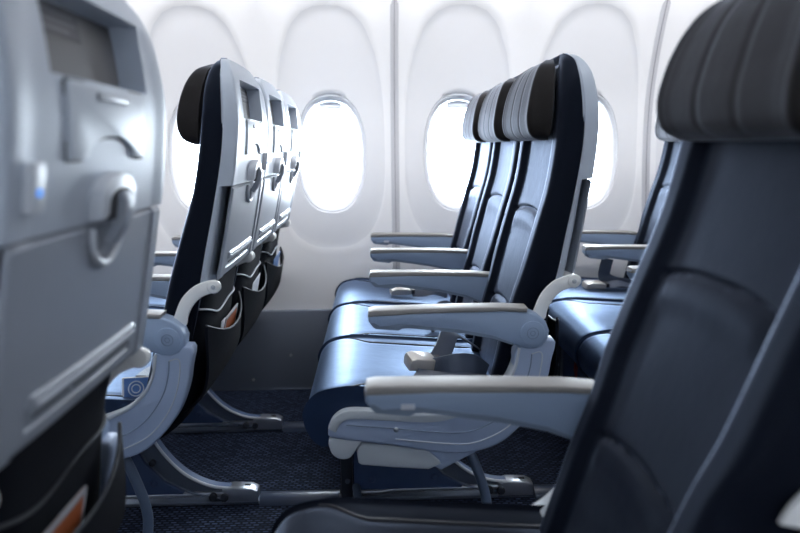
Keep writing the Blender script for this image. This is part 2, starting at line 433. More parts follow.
ARMZ = -0.007
ARM = [(-0.004, 0.640), (-0.004, 0.624), (0.006, 0.610), (0.030, 0.605), (0.058, 0.604), (0.066, 0.608), (0.078, 0.609), (0.13, 0.602), (0.186, 0.593), (0.256, 0.577), (0.300, 0.560), (0.325, 0.549), (0.345, 0.547), (0.362, 0.553), (0.374, 0.568), (0.377, 0.585), (0.370, 0.606), (0.354, 0.621), (0.332, 0.630), (0.28, 0.634), (0.20, 0.637), (0.10, 0.639)]
CAPP = [(-0.005, 0.634), (-0.002, 0.646), (0.01, 0.648), (0.10, 0.647), (0.20, 0.645), (0.28, 0.642), (0.332, 0.637), (0.330, 0.628), (0.28, 0.632), (0.20, 0.634), (0.10, 0.636), (0.0, 0.634)]
def arm_parts(parent, y, inner=1):
    """armrest on seat side y; outer: +1/-1 face with hub cover (0: both)"""
    bm = bmesh.new(); add_prism(bm, ARM, -0.024, 0.024, 0.006)
    a = finish(bm, 'armrest', M['arm'], parent, (0, y, ARMZ))
    bm = bmesh.new(); add_prism(bm, CAPP, -0.025, 0.025, 0.003)
    finish(bm, 'armrest_cap', M['armcap'], a)
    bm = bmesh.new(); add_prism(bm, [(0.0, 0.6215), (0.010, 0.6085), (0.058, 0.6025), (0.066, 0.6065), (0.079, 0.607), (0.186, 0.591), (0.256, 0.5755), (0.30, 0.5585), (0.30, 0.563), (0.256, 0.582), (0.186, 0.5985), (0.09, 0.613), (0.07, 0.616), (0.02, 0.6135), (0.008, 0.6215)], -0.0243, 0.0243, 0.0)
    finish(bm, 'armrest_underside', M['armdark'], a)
    for s in (-1, 1):
        bm = bmesh.new()
        add_cyl(bm, (0.341, s * 0.0245, 0.583), 0.026, 0.004, 'Y', 36, 0.001)
        h = finish(bm, 'hub_cover', M['arm'], a)
        bm = bmesh.new(); add_tube(bm, [(0.341 + 0.012 * math.cos(2 * PI * k / 24), s * 0.0268, 0.583 + 0.012 * math.sin(2 * PI * k / 24)) for k in range(25)], 0.0007, 6, False)
        add_tube(bm, [(0.341 + 0.005 * math.cos(2 * PI * k / 24), s * 0.0268, 0.583 + 0.005 * math.sin(2 * PI * k / 24)) for k in range(25)], 0.0007, 6, False)
        bmesh.ops.translate(bm, verts=bm.verts, vec=(0, 0, 0))
        h2 = finish(bm, 'hub_groove', M['armdark'], a); h2['kind'] = 'stuff'
    bm = bmesh.new(); add_box(bm, 0.046, 0.066, inner * 0.0245 - 0.002, inner * 0.0245 + 0.002, 0.613, 0.621, 0.0012)
    finish(bm, 'recline_button', M['traylip'], a)
    return a

SHROUD = [(0.3885, 0.566), (0.385, 0.517), (0.375, 0.469), (0.352, 0.415), (0.314, 0.367), (0.271, 0.333), (0.213, 0.316), (0.154, 0.317), (0.038, 0.337), (-0.078, 0.354), (-0.094, 0.372), (-0.080, 0.402), (-0.046, 0.417), (0.04, 0.411), (0.129, 0.405), (0.170, 0.408), (0.212, 0.419), (0.252, 0.437), (0.285, 0.468), (0.304, 0.506), (0.312, 0.550)]
def shroud_parts(parent, y, s):
    """side shroud below the aisle armrest; s = direction of the aisle"""
    T = catmull(SHROUD, 4, True)
    # keep the upper end flat
    bm = bmesh.new(); add_prism(bm, T, -0.021, 0.021, 0.006)
    sh = finish(bm, 'side_shroud', M['shroud'], parent, (0, y, 0))
    # raised pale rim along the inner upper edge
    inner = catmull([(-0.094, 0.377), (-0.080, 0.402), (-0.046, 0.417), (0.04, 0.411), (0.129, 0.405), (0.170, 0.408), (0.212, 0.419), (0.252, 0.437), (0.285, 0.468), (0.304, 0.506), (0.312, 0.548)], 5, False)
    low = []
    for i, p in enumerate(inner):
        a, c = inner[max(i - 1, 0)], inner[min(i + 1, len(inner) - 1)]
        t = Vector((c[0] - a[0], c[1] - a[1])).normalized()
        wd = 0.006 + 0.012 * sstep(0.26, 0.10, p[0])
        low.append((p[0] + t.y * wd, p[1] - t.x * wd))
    up = [(p[0], p[1] + 0.0015) for p in inner]
    bm = bmesh.new(); add_prism(bm, up + low[::-1], -0.0235, 0.0235, 0.002)
    finish(bm, 'shroud_rim', M['shroudtop'], sh)
    # embossed groove line on both faces
    bm = bmesh.new()
    g1 = catmull([(-0.055, 0.386), (0.03, 0.378), (0.13, 0.366), (0.20, 0.364), (0.25, 0.380), (0.29, 0.410), (0.322, 0.455), (0.338, 0.500), (0.342, 0.535)], 5, False)
    g2 = catmull([(0.05, 0.352), (0.15, 0.340), (0.21, 0.338), (0.26, 0.354), (0.30, 0.380), (0.335, 0.425), (0.356, 0.475), (0.364, 0.535), (0.342, 0.535)], 5, False)
    bm = bmesh.new(); add_tube(bm, [(x, s * 0.0212, z) for x, z in g1], 0.0013, 6); finish(bm, 'shroud_groove', M['armdark'], sh)
    bm = bmesh.new(); add_tube(bm, [(x, s * 0.0212, z) for x, z in g2], 0.0013, 6); finish(bm, 'shroud_ridge', M['shroudtop'], sh)
    bm = bmesh.new(); add_ball(bm, (0.052, s * 0.0215, 0.373), 0.0055, 0.003, 0.0055); finish(bm, 'screw', M['screw'], sh)
    # nose hinge and lower cover plate
    bm = bmesh.new()
    add_prism(bm, catmull([(-0.088, 0.356), (-0.090, 0.326), (-0.074, 0.309), (-0.050, 0.309), (-0.034, 0.330), (-0.024, 0.352)], 4, True), -0.019, 0.019, 0.004)
    finish(bm, 'nose_cover', M['shroudtop'], sh)
    bm = bmesh.new()
    add_prism(bm, [(-0.030, 0.334), (-0.034, 0.322), (-0.031, 0.296), (-0.024, 0.291), (0.05, 0.283), (0.122, 0.277), (0.149, 0.289), (0.146, 0.298), (0.123, 0.319), (0.10, 0.325), (0.0, 0.339), (-0.02, 0.340)], -0.014, 0.020, 0.004)
    finish(bm, 'lower_cover', M['shroudtop'], sh)
    bm = bmesh.new()
    add_prism(bm, [(0.11, 0.325), (0.20, 0.318), (0.24, 0.322), (0.19, 0.296), (0.15, 0.275), (0.135, 0.283), (0.15, 0.290)], -0.012, 0.012, 0.002)
    finish(bm, 'lower_gusset', M['shroud'], sh)
    return sh

LINK = catmull([(0.438, 0.700), (0.420, 0.698), (0.392, 0.686), (0.368, 0.662), (0.354, 0.632), (0.347, 0.606), (0.374, 0.604), (0.380, 0.624), (0.391, 0.646), (0.410, 0.664), (0.436, 0.674), (0.450, 0.680), (0.450, 0.694)], 4, True)

def pocket_bm():
    """fabric lower back with a sagging literature pocket"""
    bm = bmesh.new(); rings = []
    F = [(0.30, 0.235), (0.36, 0.275), (0.42, 0.330), (0.50, 0.355), (0.60, 0.375), (0.72, 0.398)]
    R = [(0.30, 0.262), (0.33, 0.310), (0.36, 0.342), (0.42, 0.376), (0.50, 0.395), (0.60, 0.404), (0.70, 0.418), (0.72, 0.420)]
    NZ = 40
    for i in range(NZ + 1):
        z = 0.30 + 0.42 * i / NZ; f, r, w = interp(F, z), interp(R, z), 0.197 - 0.02 * sstep(0.42, 0.30, z); ring = []
        for k in range(31):
            t = -1 + 2 * k / 30
            e = abs(t) ** 6
            ring.append((r - 0.03 * e, w * t, z))
        for k in range(1, 12): ring.append((f, w * (1 - 2 * k / 12), z))
        rings.append(ring)
    loft(bm, rings); shift(bm, [-c for c in PIV]); return bm

def pouch_x(z, t):
    return interp([(0.40, 0.364), (0.44, 0.402), (0.50, 0.424), (0.56, 0.437), (0.60, 0.443), (0.62, 0.445)], z) - (0.004 + 0.03 * sstep(0.44, 0.62, z)) * abs(t) ** 2.2

def hem_z(t):
    return 0.600 - 0.040 * (1 - abs(t) ** 2)

def pouch_bm():
    bm = bmesh.new(); N = 30; Kz = 16; W = 0.195; rows = []
    for dx in (0, -0.006):
        g = []
        for i in range(N + 1):
            t = -1 + 2 * i / N; zt = hem_z(t)
            g.append([(pouch_x(0.40 + (zt - 0.40) * k / Kz, t) + dx, W * t, 0.40 + (zt - 0.40) * k / Kz) for k in range(Kz + 1)])
        rows.append(g)
    A = [[bm.verts.new(p) for p in c] for c in rows[0]]; B = [[bm.verts.new(p) for p in c] for c in rows[1]]
    for i in range(N):
        for k in range(Kz):
            bm.faces.new((A[i][k], A[i + 1][k], A[i + 1][k + 1], A[i][k + 1])); bm.faces.new((B[i][k], B[i][k + 1], B[i + 1][k + 1], B[i + 1][k]))
        bm.faces.new((A[i][Kz], A[i + 1][Kz], B[i + 1][Kz], B[i][Kz])); bm.faces.new((A[i][0], B[i][0], B[i + 1][0], A[i + 1][0]))
    for i in (0, N):
        for k in range(Kz): bm.faces.new((A[i][k], A[i][k + 1], B[i][k + 1], B[i][k]))
    shift(bm, [-c for c in PIV]); return bm

def hem_bm():
    bm = bmesh.new(); N = 30; W = 0.195
    add_tube(bm, [(pouch_x(hem_z(-1 + 2 * i / N), -1 + 2 * i / N) - 0.003, W * (-1 + 2 * i / N), hem_z(-1 + 2 * i / N)) for i in range(N + 1)], 0.0028, 6)
    shift(bm, [-c for c in PIV]); return bm

def upper_hem_bm():
    bm = bmesh.new(); N = 24; W = 0.186
    pts = []
    for i in range(N + 1):
        t = -1 + 2 * i / N
        z = 0.628 - 0.018 * (1 - abs(t) ** 2) + 0.006 * math.sin(5 * t)
        pts.append((interp([(0.60, 0.404), (0.70, 0.418)], z) - 0.03 * abs(W * t / 0.197) ** 6 + 0.002, W * t, z))
    add_tube(bm, pts, 0.0024, 6); shift(bm, [-c for c in PIV]); return bm

def on_shell(dx=0.0):
    return lambda y, z: surf_x(z, y) + dx

def add_patch(bm, outline, dx0, dx1, bev=0.001):
    """flat piece on the rear skin: outline of (y, z) points, thickness from dx0 to dx1 off the skin"""
    b2 = bmesh.new()
    a = [b2.verts.new((surf_x(z, y) + dx0, y, z)) for y, z in outline]; c = [b2.verts.new((surf_x(z, y) + dx1, y, z)) for y, z in outline]
    n = len(outline)
    b2.faces.new(a); ft = b2.faces.new(c[::-1])
    for i in range(n): b2.faces.new((a[i], c[i], c[(i + 1) % n], a[(i + 1) % n]))
    bmesh.ops.recalc_face_normals(b2, faces=b2.faces)
    if bev: bmesh.ops.bevel(b2, geom=list(ft.edges), offset=bev, segments=2, affect='EDGES', profile=0.5, clamp_overlap=True)
    merge(bm, b2)

def rrect(y0, y1, z0, z1, r, n=5):
    out = []
    for cy, cz, a0 in ((y1 - r, z1 - r, 0), (y0 + r, z1 - r, 90), (y0 + r, z0 + r, 180), (y1 - r, z0 + r, 270)):
        for k in range(n + 1):
            a = math.radians(a0 + 90 * k / n); out.append((cy + r * math.cos(a), cz + r * math.sin(a)))
    return out

def detail_shell(sh, sgn):
    """fittings on the rear of the shell; sgn = side (Y sign) away from the aisle"""
    off = [-c for c in PIV]
    # screen bay lining
    def grid_patch(y0, y1, z0, z1, d0, d1):
        bm = bmesh.new(); L = []
        for dx in (d0, d1): L.append([[bm.verts.new((surf_x(z0 + (z1 - z0) * q / 10, y0 + (y1 - y0) * k / 6) + dx, y0 + (y1 - y0) * k / 6, z0 + (z1 - z0) * q / 10)) for k in range(7)] for q in range(11)])
        for g in L:
            for q in range(10):
                for k in range(6): bm.faces.new((g[q][k], g[q][k + 1], g[q + 1][k + 1], g[q + 1][k]))
        for q in range(10):
            for k in (0, 6): bm.faces.new((L[0][q][k], L[0][q + 1][k], L[1][q + 1][k], L[1][q][k]))
        for k in range(6):
            for q in (0, 10): bm.faces.new((L[0][q][k], L[0][q][k + 1], L[1][q][k + 1], L[1][q][k]))
        shift(bm, off); return bm
    finish(grid_patch(-0.131, 0.131, BAY_Z0 + 0.001, BAY_Z1 - 0.002, -BAY_D - 0.001, -BAY_D + 0.001), 'screen_recess', M['recess'], sh)
    pl = finish(grid_patch(-0.125 if sgn < 0 else -0.02, 0.02 if sgn < 0 else 0.125, 1.088, 1.116, -BAY_D + 0.001, -BAY_D + 0.0025), 'placard', M['placard'], sh)
    for z, y1 in ((1.110, 0.006), (1.102, 0.010), (1.094, -0.01)): finish(grid_patch(-0.115 if sgn < 0 else -y1, y1 if sgn < 0 else 0.115, z - 0.0018, z + 0.0018, -BAY_D + 0.0025, -BAY_D + 0.003), 'printed_line', M['placardtext'], pl)
    # folding device holder with an arched lower edge
    arc = [(0.068 * math.cos(math.radians(a)), 0.970 + 0.021 * math.sin(math.radians(a))) for a in range(0, 181, 15)]
    outl = [(0.110, 0.968), (0.113, 1.036), (0.108, 1.041), (-0.108, 1.041), (-0.113, 1.036), (-0.110, 0.968), (-0.085, 0.968)] + [(-y, z) for y, z in arc] + [(0.085, 0.968)]
    bm = bmesh.new(); add_patch(bm, outl, -0.006, 0.0012, 0.0015); shift(bm, off)
    ho = finish(bm, 'device_holder', M['holder'], sh)
    bm = bmesh.new(); add_patch(bm, [(y * 1.035, z - 0.0022 if z < 1.0 else z + 0.002) for y, z in outl], -0.007, -0.0028, 0); shift(bm, off)
    finish(bm, 'holder_gap', M['gap'], ho)
    bm = bmesh.new(); add_patch(bm, rrect(-0.045, 0.045, 1.026, 1.034, 0.003), 0.0005, 0.0022, 0.0006); shift(bm, off)
    finish(bm, 'holder_pull', M['tray'], ho)
    # tray latch: arched housing, dark mouth and lever
    hs = [(0.052 * math.cos(math.radians(a)), 0.928 + 0.026 * math.sin(math.radians(a))) for a in range(0, 181, 12)]
    bm = bmesh.new(); add_patch(bm, [(0.050, 0.907)] + hs + [(-0.050, 0.907)], -0.004, 0.013, 0.006); shift(bm, off)
    la = finish(bm, 'tray_latch', M['traylip'], sh)
    mo = [(0.036 * math.cos(math.radians(a)), 0.925 + 0.013 * math.sin(math.radians(a))) for a in range(0, 181, 15)]
    bm = bmesh.new(); add_patch(bm, [(0.036, 0.906)] + mo + [(-0.036, 0.906)], 0.010, 0.0136, 0); shift(bm, off)
    finish(bm, 'latch_mouth', M['gap'], la)
    bm = bmesh.new()
    add_tube(bm, [(surf_x(z) + dx, 0, z) for z, dx in ((0.932, 0.012), (0.925, 0.0165), (0.908, 0.0165), (0.893, 0.012), (0.881, 0.006))], 0, 16, True, (0.015, 0.006)); shift(bm, off)
    finish(bm, 'latch_lever', M['tray'], la)
    # power outlet strip with a blue light, on the side away from the aisle
    y = sgn * 0.186
    bm = bmesh.new(); add_patch(bm, rrect(y - 0.012, y + 0.012, 0.925, 0.968, 0.004), -0.004, 0.008, 0.002); shift(bm, off)
    po = finish(bm, 'power_outlet', M['traylip'], sh)
    bm = bmesh.new(); add_patch(bm, rrect(y - 0.004, y + 0.004, 0.940, 0.946, 0.002), 0.006, 0.009, 0.0005); shift(bm, off)
    finish(bm, 'indicator_light', M['led'], po)

def detail_tray(tr):
    off = [-c for c in PIV]
    # pale U-shaped catch around the lever's lower end
    pts = [(surf_x(z, y) + 0.001, y, z) for y, z in [(0.046 * math.cos(math.radians(a)), 0.897 + (0.040 * math.sin(math.radians(a)))) for a in range(180, 361, 12)]]
    bm = bmesh.new(); add_tube(bm, pts, 0.0042, 8); shift(bm, off)
    finish(bm, 'latch_catch', M['traylip'], tr)
    bm = bmesh.new(); add_tube(bm, [(surf_x(0.748, y) + 0.0005, y, 0.7465) for y in [(-0.14 + 0.28 * i / 14) for i in range(15)]], 0, 8, True, (0.0045, 0.0018)); shift(bm, off)
    finish(bm, 'tray_lip', M['traylip'], tr)
    bm = bmesh.new()
    for y0, y1 in ((-0.135, -0.055), (-0.045, 0.135)): add_tube(bm, [(surf_x(0.7315, y0 + (y1 - y0) * i / 8) - 0.0027, y0 + (y1 - y0) * i / 8, 0.7325) for i in range(9)], 0, 8, True, (0.003, 0.0008))
    shift(bm, off); finish(bm, 'tray_slot', M['gap'], tr)

def make_seat(sgn):
    """one seat; sgn = Y sign away from the aisle"""
    e = empty('airliner_seat', (0, 0, 0), 'x x x x', 'seat')
    P = Vector(PIV)
    cu = finish(cushion_bm(), 'seat_cushion', M['cushion'], e, sharp=60)
    for q in (-1, 1): finish(piping_bm(q), 'piping', M['piping'], cu)
    bm = bmesh.new(); add_box(bm, -0.08, 0.30, -0.200, 0.200, 0.346, 0.372, 0.008); finish(bm, 'seat_pan', M['darkmetal'], e)
    finish(backrest_bm(), 'backrest', M['leather'], e, P, sharp=60)
    finish(headrest_bm(), 'headrest', M['head'], e, P, sharp=70)
    sh = finish(shell_bm(), 'back_shell', M['shell'], e, P, sharp=42)
    detail_shell(sh, sgn)
    tr = finish(tray_bm(), 'tray_table', M['tray'], e, P, sharp=42)
    detail_tray(tr)
    po = finish(pocket_bm(), 'back_cover', M['fabric'], e, P)
    finish(upper_hem_bm(), 'hem_cord', M['hem'], po)
    pc = finish(pouch_bm(), 'seat_pocket', M['fabric'], e, P)
    finish(hem_bm(), 'pocket_hem', M['piping'], pc)
    for s in (-1, 1):
        bm = bmesh.new(); add_prism(bm, LINK if s == -sgn else [p for p in LINK if p[1] > 0.640], s * 0.2165 - 0.0045, s * 0.2165 + 0.0045, 0.002)
        add_cyl(bm, (0.436, s * 0.2155, 0.686), 0.0145, 0.014, 'Y', 24, 0.003)
        ln = finish(bm, 'tray_arm', M['white'], e)
        bm = bmesh.new(); add_cyl(bm, (0.436, s * 0.2222, 0.686), 0.005, 0.003, 'Y', 16, 0.001); finish(bm, 'pivot_screw', M['screw'], ln)
    return e

BACKP = ('backrest', 'headrest', 'back_shell', 'tray_table', 'back_cover', 'seat_pocket')
def stem(o): return o.name.split('.')[0]
def recline(e, deg, dx=0.0):
    for c in e.children:
        if stem(c) in BACKP: c.rotation_euler.y = math.radians(deg); c.location.x = PIV[0] + (0 if stem(c) in ('back_cover', 'seat_pocket') else dx)

def kids(o): return list(o.children)
def copy_tree(o, parent=None):
    c = o.copy(); COL.objects.link(c); c.parent = parent
    for k in kids(o): copy_tree(k, c)
    return c

def belt(e, straps, buckle_at=None, buckle_rot=None, size=(0.032, 0.024, 0.009), emblem=False):
    """lap belt lying on the cushion: webbing straps (points, normal) with a metal buckle"""
    s = None
    for pts, up in straps:
        bm = bmesh.new(); add_tube(bm, catmull(pts, 6, False), 0, 12, True, (0.023, 0.0015), up)
        if s is None: s = finish(bm, 'seat_belt', M['webbing'], e)
        else: finish(bm, 'belt_strap', M['webbing'], s)
    if buckle_at is None: return s
    a, b_, c = size
    prof = [(-a, -c), (a, -c), (a, c * 0.3), (a * 0.7, c * 0.85), (-a * 0.55, c), (-a * 0.9, c * 0.7), (-a, c * 0.1)]
    bm = bmesh.new(); add_prism(bm, prof, -b_, b_, 0.003)
    bu = finish(bm, 'buckle', M['chrome'], s, buckle_at); bu.rotation_euler = buckle_rot
    bm = bmesh.new(); add_box(bm, a * 0.9, a * 1.35, -b_ * 0.85, b_ * 0.85, -c * 0.8, c * 0.55, 0.001)
    t_ = finish(bm, 'buckle_slot', M['piping'], s, buckle_at); t_.rotation_euler = buckle_rot
    if emblem:
        bm = bmesh.new(); add_box(bm, -a * 0.8, a * 0.8, -b_ * 0.9, b_ * 0.9, c * 0.8, c * 1.15, 0.0008)
        q = finish(bm, 'buckle_face', M['cardblue'], s, buckle_at); q.rotation_euler = buckle_rot
        bm = bmesh.new()
        for r0 in (0.016, 0.009):
            add_tube(bm, [(r0 * math.cos(2 * PI * i / 24), r0 * math.sin(2 * PI * i / 24), c * 1.2) for i in range(25)], 0.0014, 6, False)
        q = finish(bm, 'round_emblem', M['holder'], s, buckle_at); q.rotation_euler = buckle_rot; q['kind'] = 'stuff'
    return s

# ------------------------------------------------------------------ build seats
G = 'airliner seats set in rows'
far0 = make_seat(+1); near0 = make_seat(-1)
LAB = {
 (0, 0): 'navy and grey seat ahead across the aisle, orange card in its back pocket',
 (0, 1): 'middle seat of the row ahead, white leaflet in its back pocket',
 (0, 2): 'window seat of the row ahead, grey back beside the fully visible window',
 (1, 0): 'navy leather seat in sharp focus across the aisle, silver buckle lying on its cushion',
 (1, 1): 'navy middle seat in the central row, between the sharp aisle seat and the window seat',
 (1, 2): 'navy window seat of the central row, its headrest in front of the bright window',
 (2, 0): 'aisle seat of the row behind, only its cushion corner showing beside the near seat back',
 (2, 1): 'middle seat of the row behind, dark cushion front below the empty window cushion',
 (2, 2): 'window seat of the row behind, pale blue back and upright belt end against white wall',
}
REC = (2.6, 0.3, 2.5)
seats = {}
first = True
for r in range(3):
    for c in range(3):
        if first: e = far0; first = False
        else: e = copy_tree(far0)
        e.location = (ROWS[r], YC[c], 0); seats[(r, c)] = e
        tag(e, LAB[(r, c)], 'seat', G)
        recline(e, REC[r])
nearL = near0; nearR = copy_tree(near0)
nearL.location = (ROWS[0] + 0.009, YN, 0); nearR.location = (ROWS[1], YN, 0)
tag(nearL, 'large blurred grey seat back filling the near edge, with latched tray table', 'seat', G)
tag(nearR, 'large blurred navy leather seat seen from its front, closest to the camera', 'seat', G)
recline(nearL, 1.6); recline(nearR, 6.0, -0.018)
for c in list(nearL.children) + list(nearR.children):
    if stem(c) == 'seat_cushion': c.material_slots[0].link = 'OBJECT'; c.material_slots[0].material = M['leather']  # near cushions shaded by swapping in the darker leather
    for d in c.children:
        if stem(d) == 'hem_cord': d.material_slots[0].link = 'OBJECT'; d.material_slots[0].material = M['piping']
seats['nl'] = nearL; seats['nr'] = nearR

# armrests: one on the aisle side of each seat, a second by the wall for window seats
a0 = arm_parts(seats[(0, 0)], -SW / 2)
an = arm_parts(seats['nl'], SW / 2, -1)
for key, e in seats.items():
    if key in ((0, 0), 'nl'): continue
    a = copy_tree(a0 if isinstance(key, tuple) else an, e); a.location = (0, (-SW / 2 if isinstance(key, tuple) else SW / 2), ARMZ)
for r in range(3):
    for a in seats[(r, 0)].children:
        if stem(a) == 'armrest': a.rotation_euler.y = math.radians(-1.8); a.location.x = 0.020; a.location.z = -0.012
for r in range(3):
    a = copy_tree(an, seats[(r, 2)]); a.location = (0, SW / 2 - 0.002, ARMZ)
s0 = shroud_parts(seats[(0, 0)], -SW / 2, -1); sn = shroud_parts(seats['nl'], SW / 2, 1)
for key in ((1, 0), (2, 0), 'nr'):
    s = copy_tree(s0 if isinstance(key, tuple) else sn, seats[key]); s.location = (0, -SW / 2 if isinstance(key, tuple) else SW / 2, 0)

# seat belts (local coordinates of the seat)
belt(seats[(1, 0)], [([(0.265, -0.11, 0.452), (0.235, -0.125, 0.478), (0.195, -0.135, 0.484), (0.165, -0.12, 0.474), (0.145, -0.09, 0.462)], (-0.1, -0.75, 0.65)),
                     ([(0.28, 0.12, 0.448), (0.23, 0.10, 0.485), (0.20, 0.06, 0.505), (0.18, 0.0, 0.488), (0.16, -0.045, 0.470)], (-0.45, -0.2, 0.85)),
                     ([(0.27, -0.15, 0.447), (0.21, -0.165, 0.460), (0.16, -0.150, 0.457), (0.10, -0.125, 0.459)], (0, -0.3, 0.95))],
     (0.118, -0.075, 0.474), (0.12, 0.12, 0.25), (0.036, 0.028, 0.015))
belt(seats[(1, 1)], [([(0.28, -0.02, 0.446), (0.235, -0.05, 0.480), (0.20, -0.08, 0.478), (0.165, -0.12, 0.456)], (-0.3, -0.7, 0.6)),
                     ([(0.28, 0.10, 0.446), (0.24, 0.09, 0.470), (0.21, 0.07, 0.464), (0.17, 0.05, 0.455)], (0, -0.6, 0.8))])
belt(seats[(1, 2)], [([(0.27, -0.02, 0.446), (0.22, -0.04, 0.466), (0.18, -0.05, 0.462), (0.14, -0.06, 0.464)], (0, -0.7, 0.7))],
     (0.100, -0.065, 0.468), (0.1, 0, 0.12), (0.036, 0.024, 0.011))
belt(seats[(2, 2)], [([(0.26, 0.03, 0.446), (0.21, 0.03, 0.462), (0.17, 0.025, 0.459), (0.14, 0.02, 0.461)], (0, -0.3, 0.9)),
                     ([(0.27, 0.08, 0.446), (0.20, 0.08, 0.458), (0.165, 0.08, 0.480), (0.165, 0.075, 0.515), (0.172, 0.07, 0.550)], (-0.8, -0.6, 0.1))],
     (0.105, 0.01, 0.464), (0.1, 0, 0.12), (0.038, 0.025, 0.011))
belt(seats[(0, 0)], [([(0.28, 0.02, 0.450), (0.26, -0.05, 0.464), (0.25, -0.12, 0.464)], (0, 0, 1))], (0.245, -0.165, 0.450), (1.25, 0, 0.15), (0.032, 0.026, 0.010), True)

# ------------------------------------------------------------------ seat frames
def make_frame():
    e = empty('seat_frame', (0, 0, 0), 'x x x x', 'seat frame')
    for x, z in ((0.0, 0.308), (0.19, 0.318)):
        bm = bmesh.new(); add_tube(bm, [(x, 1.60, z), (x, 2.87, z)], 0.019, 14); finish(bm, 'cross_tube', M['darkmetal'], e)
    for y in (1.975, 2.515):
        bm = bmesh.new(); add_box(bm, -0.092, -0.060, y - 0.014, y + 0.014, 0.0, 0.33, 0.004)
        add_box(bm, -0.060, -0.020, y - 0.010, y + 0.010, 0.30, 0.335, 0.003)
        fl = finish(bm, 'front_leg', M['darkmetal'], e)
        for z in (0.06, 0.14, 0.22):
            bm = bmesh.new(); add_cyl(bm, (-0.074, y - 0.016, z), 0.007, 0.005, 'Y', 14, 0.001); finish(bm, 'bolt', M['legweb'], fl)
        up = catmull([(0.130, 0.330), (0.150, 0.235), (0.185, 0.160), (0.245, 0.092), (0.315, 0.055), (0.385, 0.046)], 6, False)
        lo = catmull([(0.085, 0.325), (0.105, 0.210), (0.140, 0.130), (0.195, 0.070), (0.26, 0.036), (0.345, 0.016)], 6, False)
        bm = bmesh.new(); add_prism(bm, up + lo[::-1], y - 0.006, y + 0.006, 0.0)
        rl = finish(bm, 'rear_leg', M['legweb'], e)
        bm = bmesh.new(); add_tube(bm, [(x, y, z) for x, z in up], 0, 8, True, (0.016, 0.004)); finish(bm, 'leg_flange', M['legblue'], rl)
        bm = bmesh.new(); add_tube(bm, [(x, y - 0.015, z + 0.001) for x, z in up], 0.0045, 8); finish(bm, 'flange_highlight', M['edge'], rl)  # pale strip painted as the highlight along the flange
        bm = bmesh.new(); add_tube(bm, [(x, y, z) for x, z in lo], 0, 8, True, (0.014, 0.0035)); finish(bm, 'leg_flange', M['legweb'], rl)
        for c, r_ in (((0.158, y - 0.010, 0.125), 0.009), ((0.320, y - 0.02, 0.026), 0.011), ((0.352, y - 0.024, 0.026), 0.011)):
            bm = bmesh.new(); add_cyl(bm, c, r_, 0.014, 'Y', 16, 0.002); finish(bm, 'bolt', M['darkmetal'], rl)
        bm = bmesh.new()
        add_prism(bm, [(0.345, 0.008), (0.345, 0.046), (0.372, 0.052), (0.425, 0.049), (0.442, 0.040), (0.442, 0.008)], y - 0.022, y + 0.022, 0.004)
        ff = finish(bm, 'floor_fitting', M['metal'], rl)
        bm = bmesh.new(); add_tube(bm, [(0.405, y, 0.049), (0.421, y, 0.049)], 0, 8, True, (0.005, 0.0025)); finish(bm, 'fitting_slot', M['gap'], ff)
        bm = bmesh.new(); add_tube(bm, [(-0.06, y - 0.004, 0.022), (0.02, y - 0.004, 0.022), (0.05, y - 0.004, 0.028), (0.345, y - 0.004, 0.030)], 0.0085, 10)
        finish(bm, 'lower_rail', M['metal'], e)
        bm = bmesh.new()
        add_prism(bm, [(-0.055, 0.040), (-0.055, 0.300), (0.085, 0.300), (0.105, 0.210), (0.140, 0.135), (0.190, 0.078), (0.245, 0.046), (0.24, 0.040)], y - 0.030, y - 0.016, 0.003)
        bp_ = finish(bm, 'leg_panel', M['bluebox'], e)
        for x, z in ((-0.006, 0.070), (0.165, 0.074)):
            bm = bmesh.new(); add_cyl(bm, (x, y - 0.031, z), 0.011, 0.004, 'Y', 20, 0.001, 0.007); finish(bm, 'panel_bolt', M['bluebox'], bp_)
    bm = bmesh.new()
    pts = catmull([(0.195, 1.615, 0.318), (0.216, 1.595, 0.295), (0.236, 1.590, 0.25), (0.254, 1.590, 0.19), (0.258, 1.590, 0.14), (0.245, 1.590, 0.09), (0.20, 1.60, 0.055), (0.10, 1.62, 0.040), (0.02, 1.68, 0.037), (-0.03, 1.82, 0.037), (-0.05, 1.945, 0.05)], 6, False)
    add_tube(bm, pts, 0.0115, 12); finish(bm, 'bag_restraint_bar', M['bartube'], e)
    return e
f0 = make_frame()
FL = ['metal seat legs and blue-grey bar under the row ahead, curved legs fully visible',
      'dark seat legs with navy panel under the sharply focused central row',
      'dark seat legs in shadow under the row behind, seen past the central row']
frames = [f0, copy_tree(f0), copy_tree(f0)]
for i, f in enumerate(frames):
    f.location = (ROWS[i], 0, 0); tag(f, FL[i], 'seat frame', 'metal frames under the seat rows')

for key, x, lab in (('nl', ROWS[0], 'seat legs in deep shadow beneath the closest grey seat back'), ('nr', ROWS[1], 'seat legs beneath the closest leather seat')):
    f = copy_tree(f0); f.location = (x, YN + YC[0], 0); f.scale = (1, -1, 1)
    for ch in list(f.children):
        if stem(ch) == 'bag_restraint_bar': bpy.data.objects.remove(ch)
    tag(f, lab, 'seat frame', 'metal frames under the seat rows')

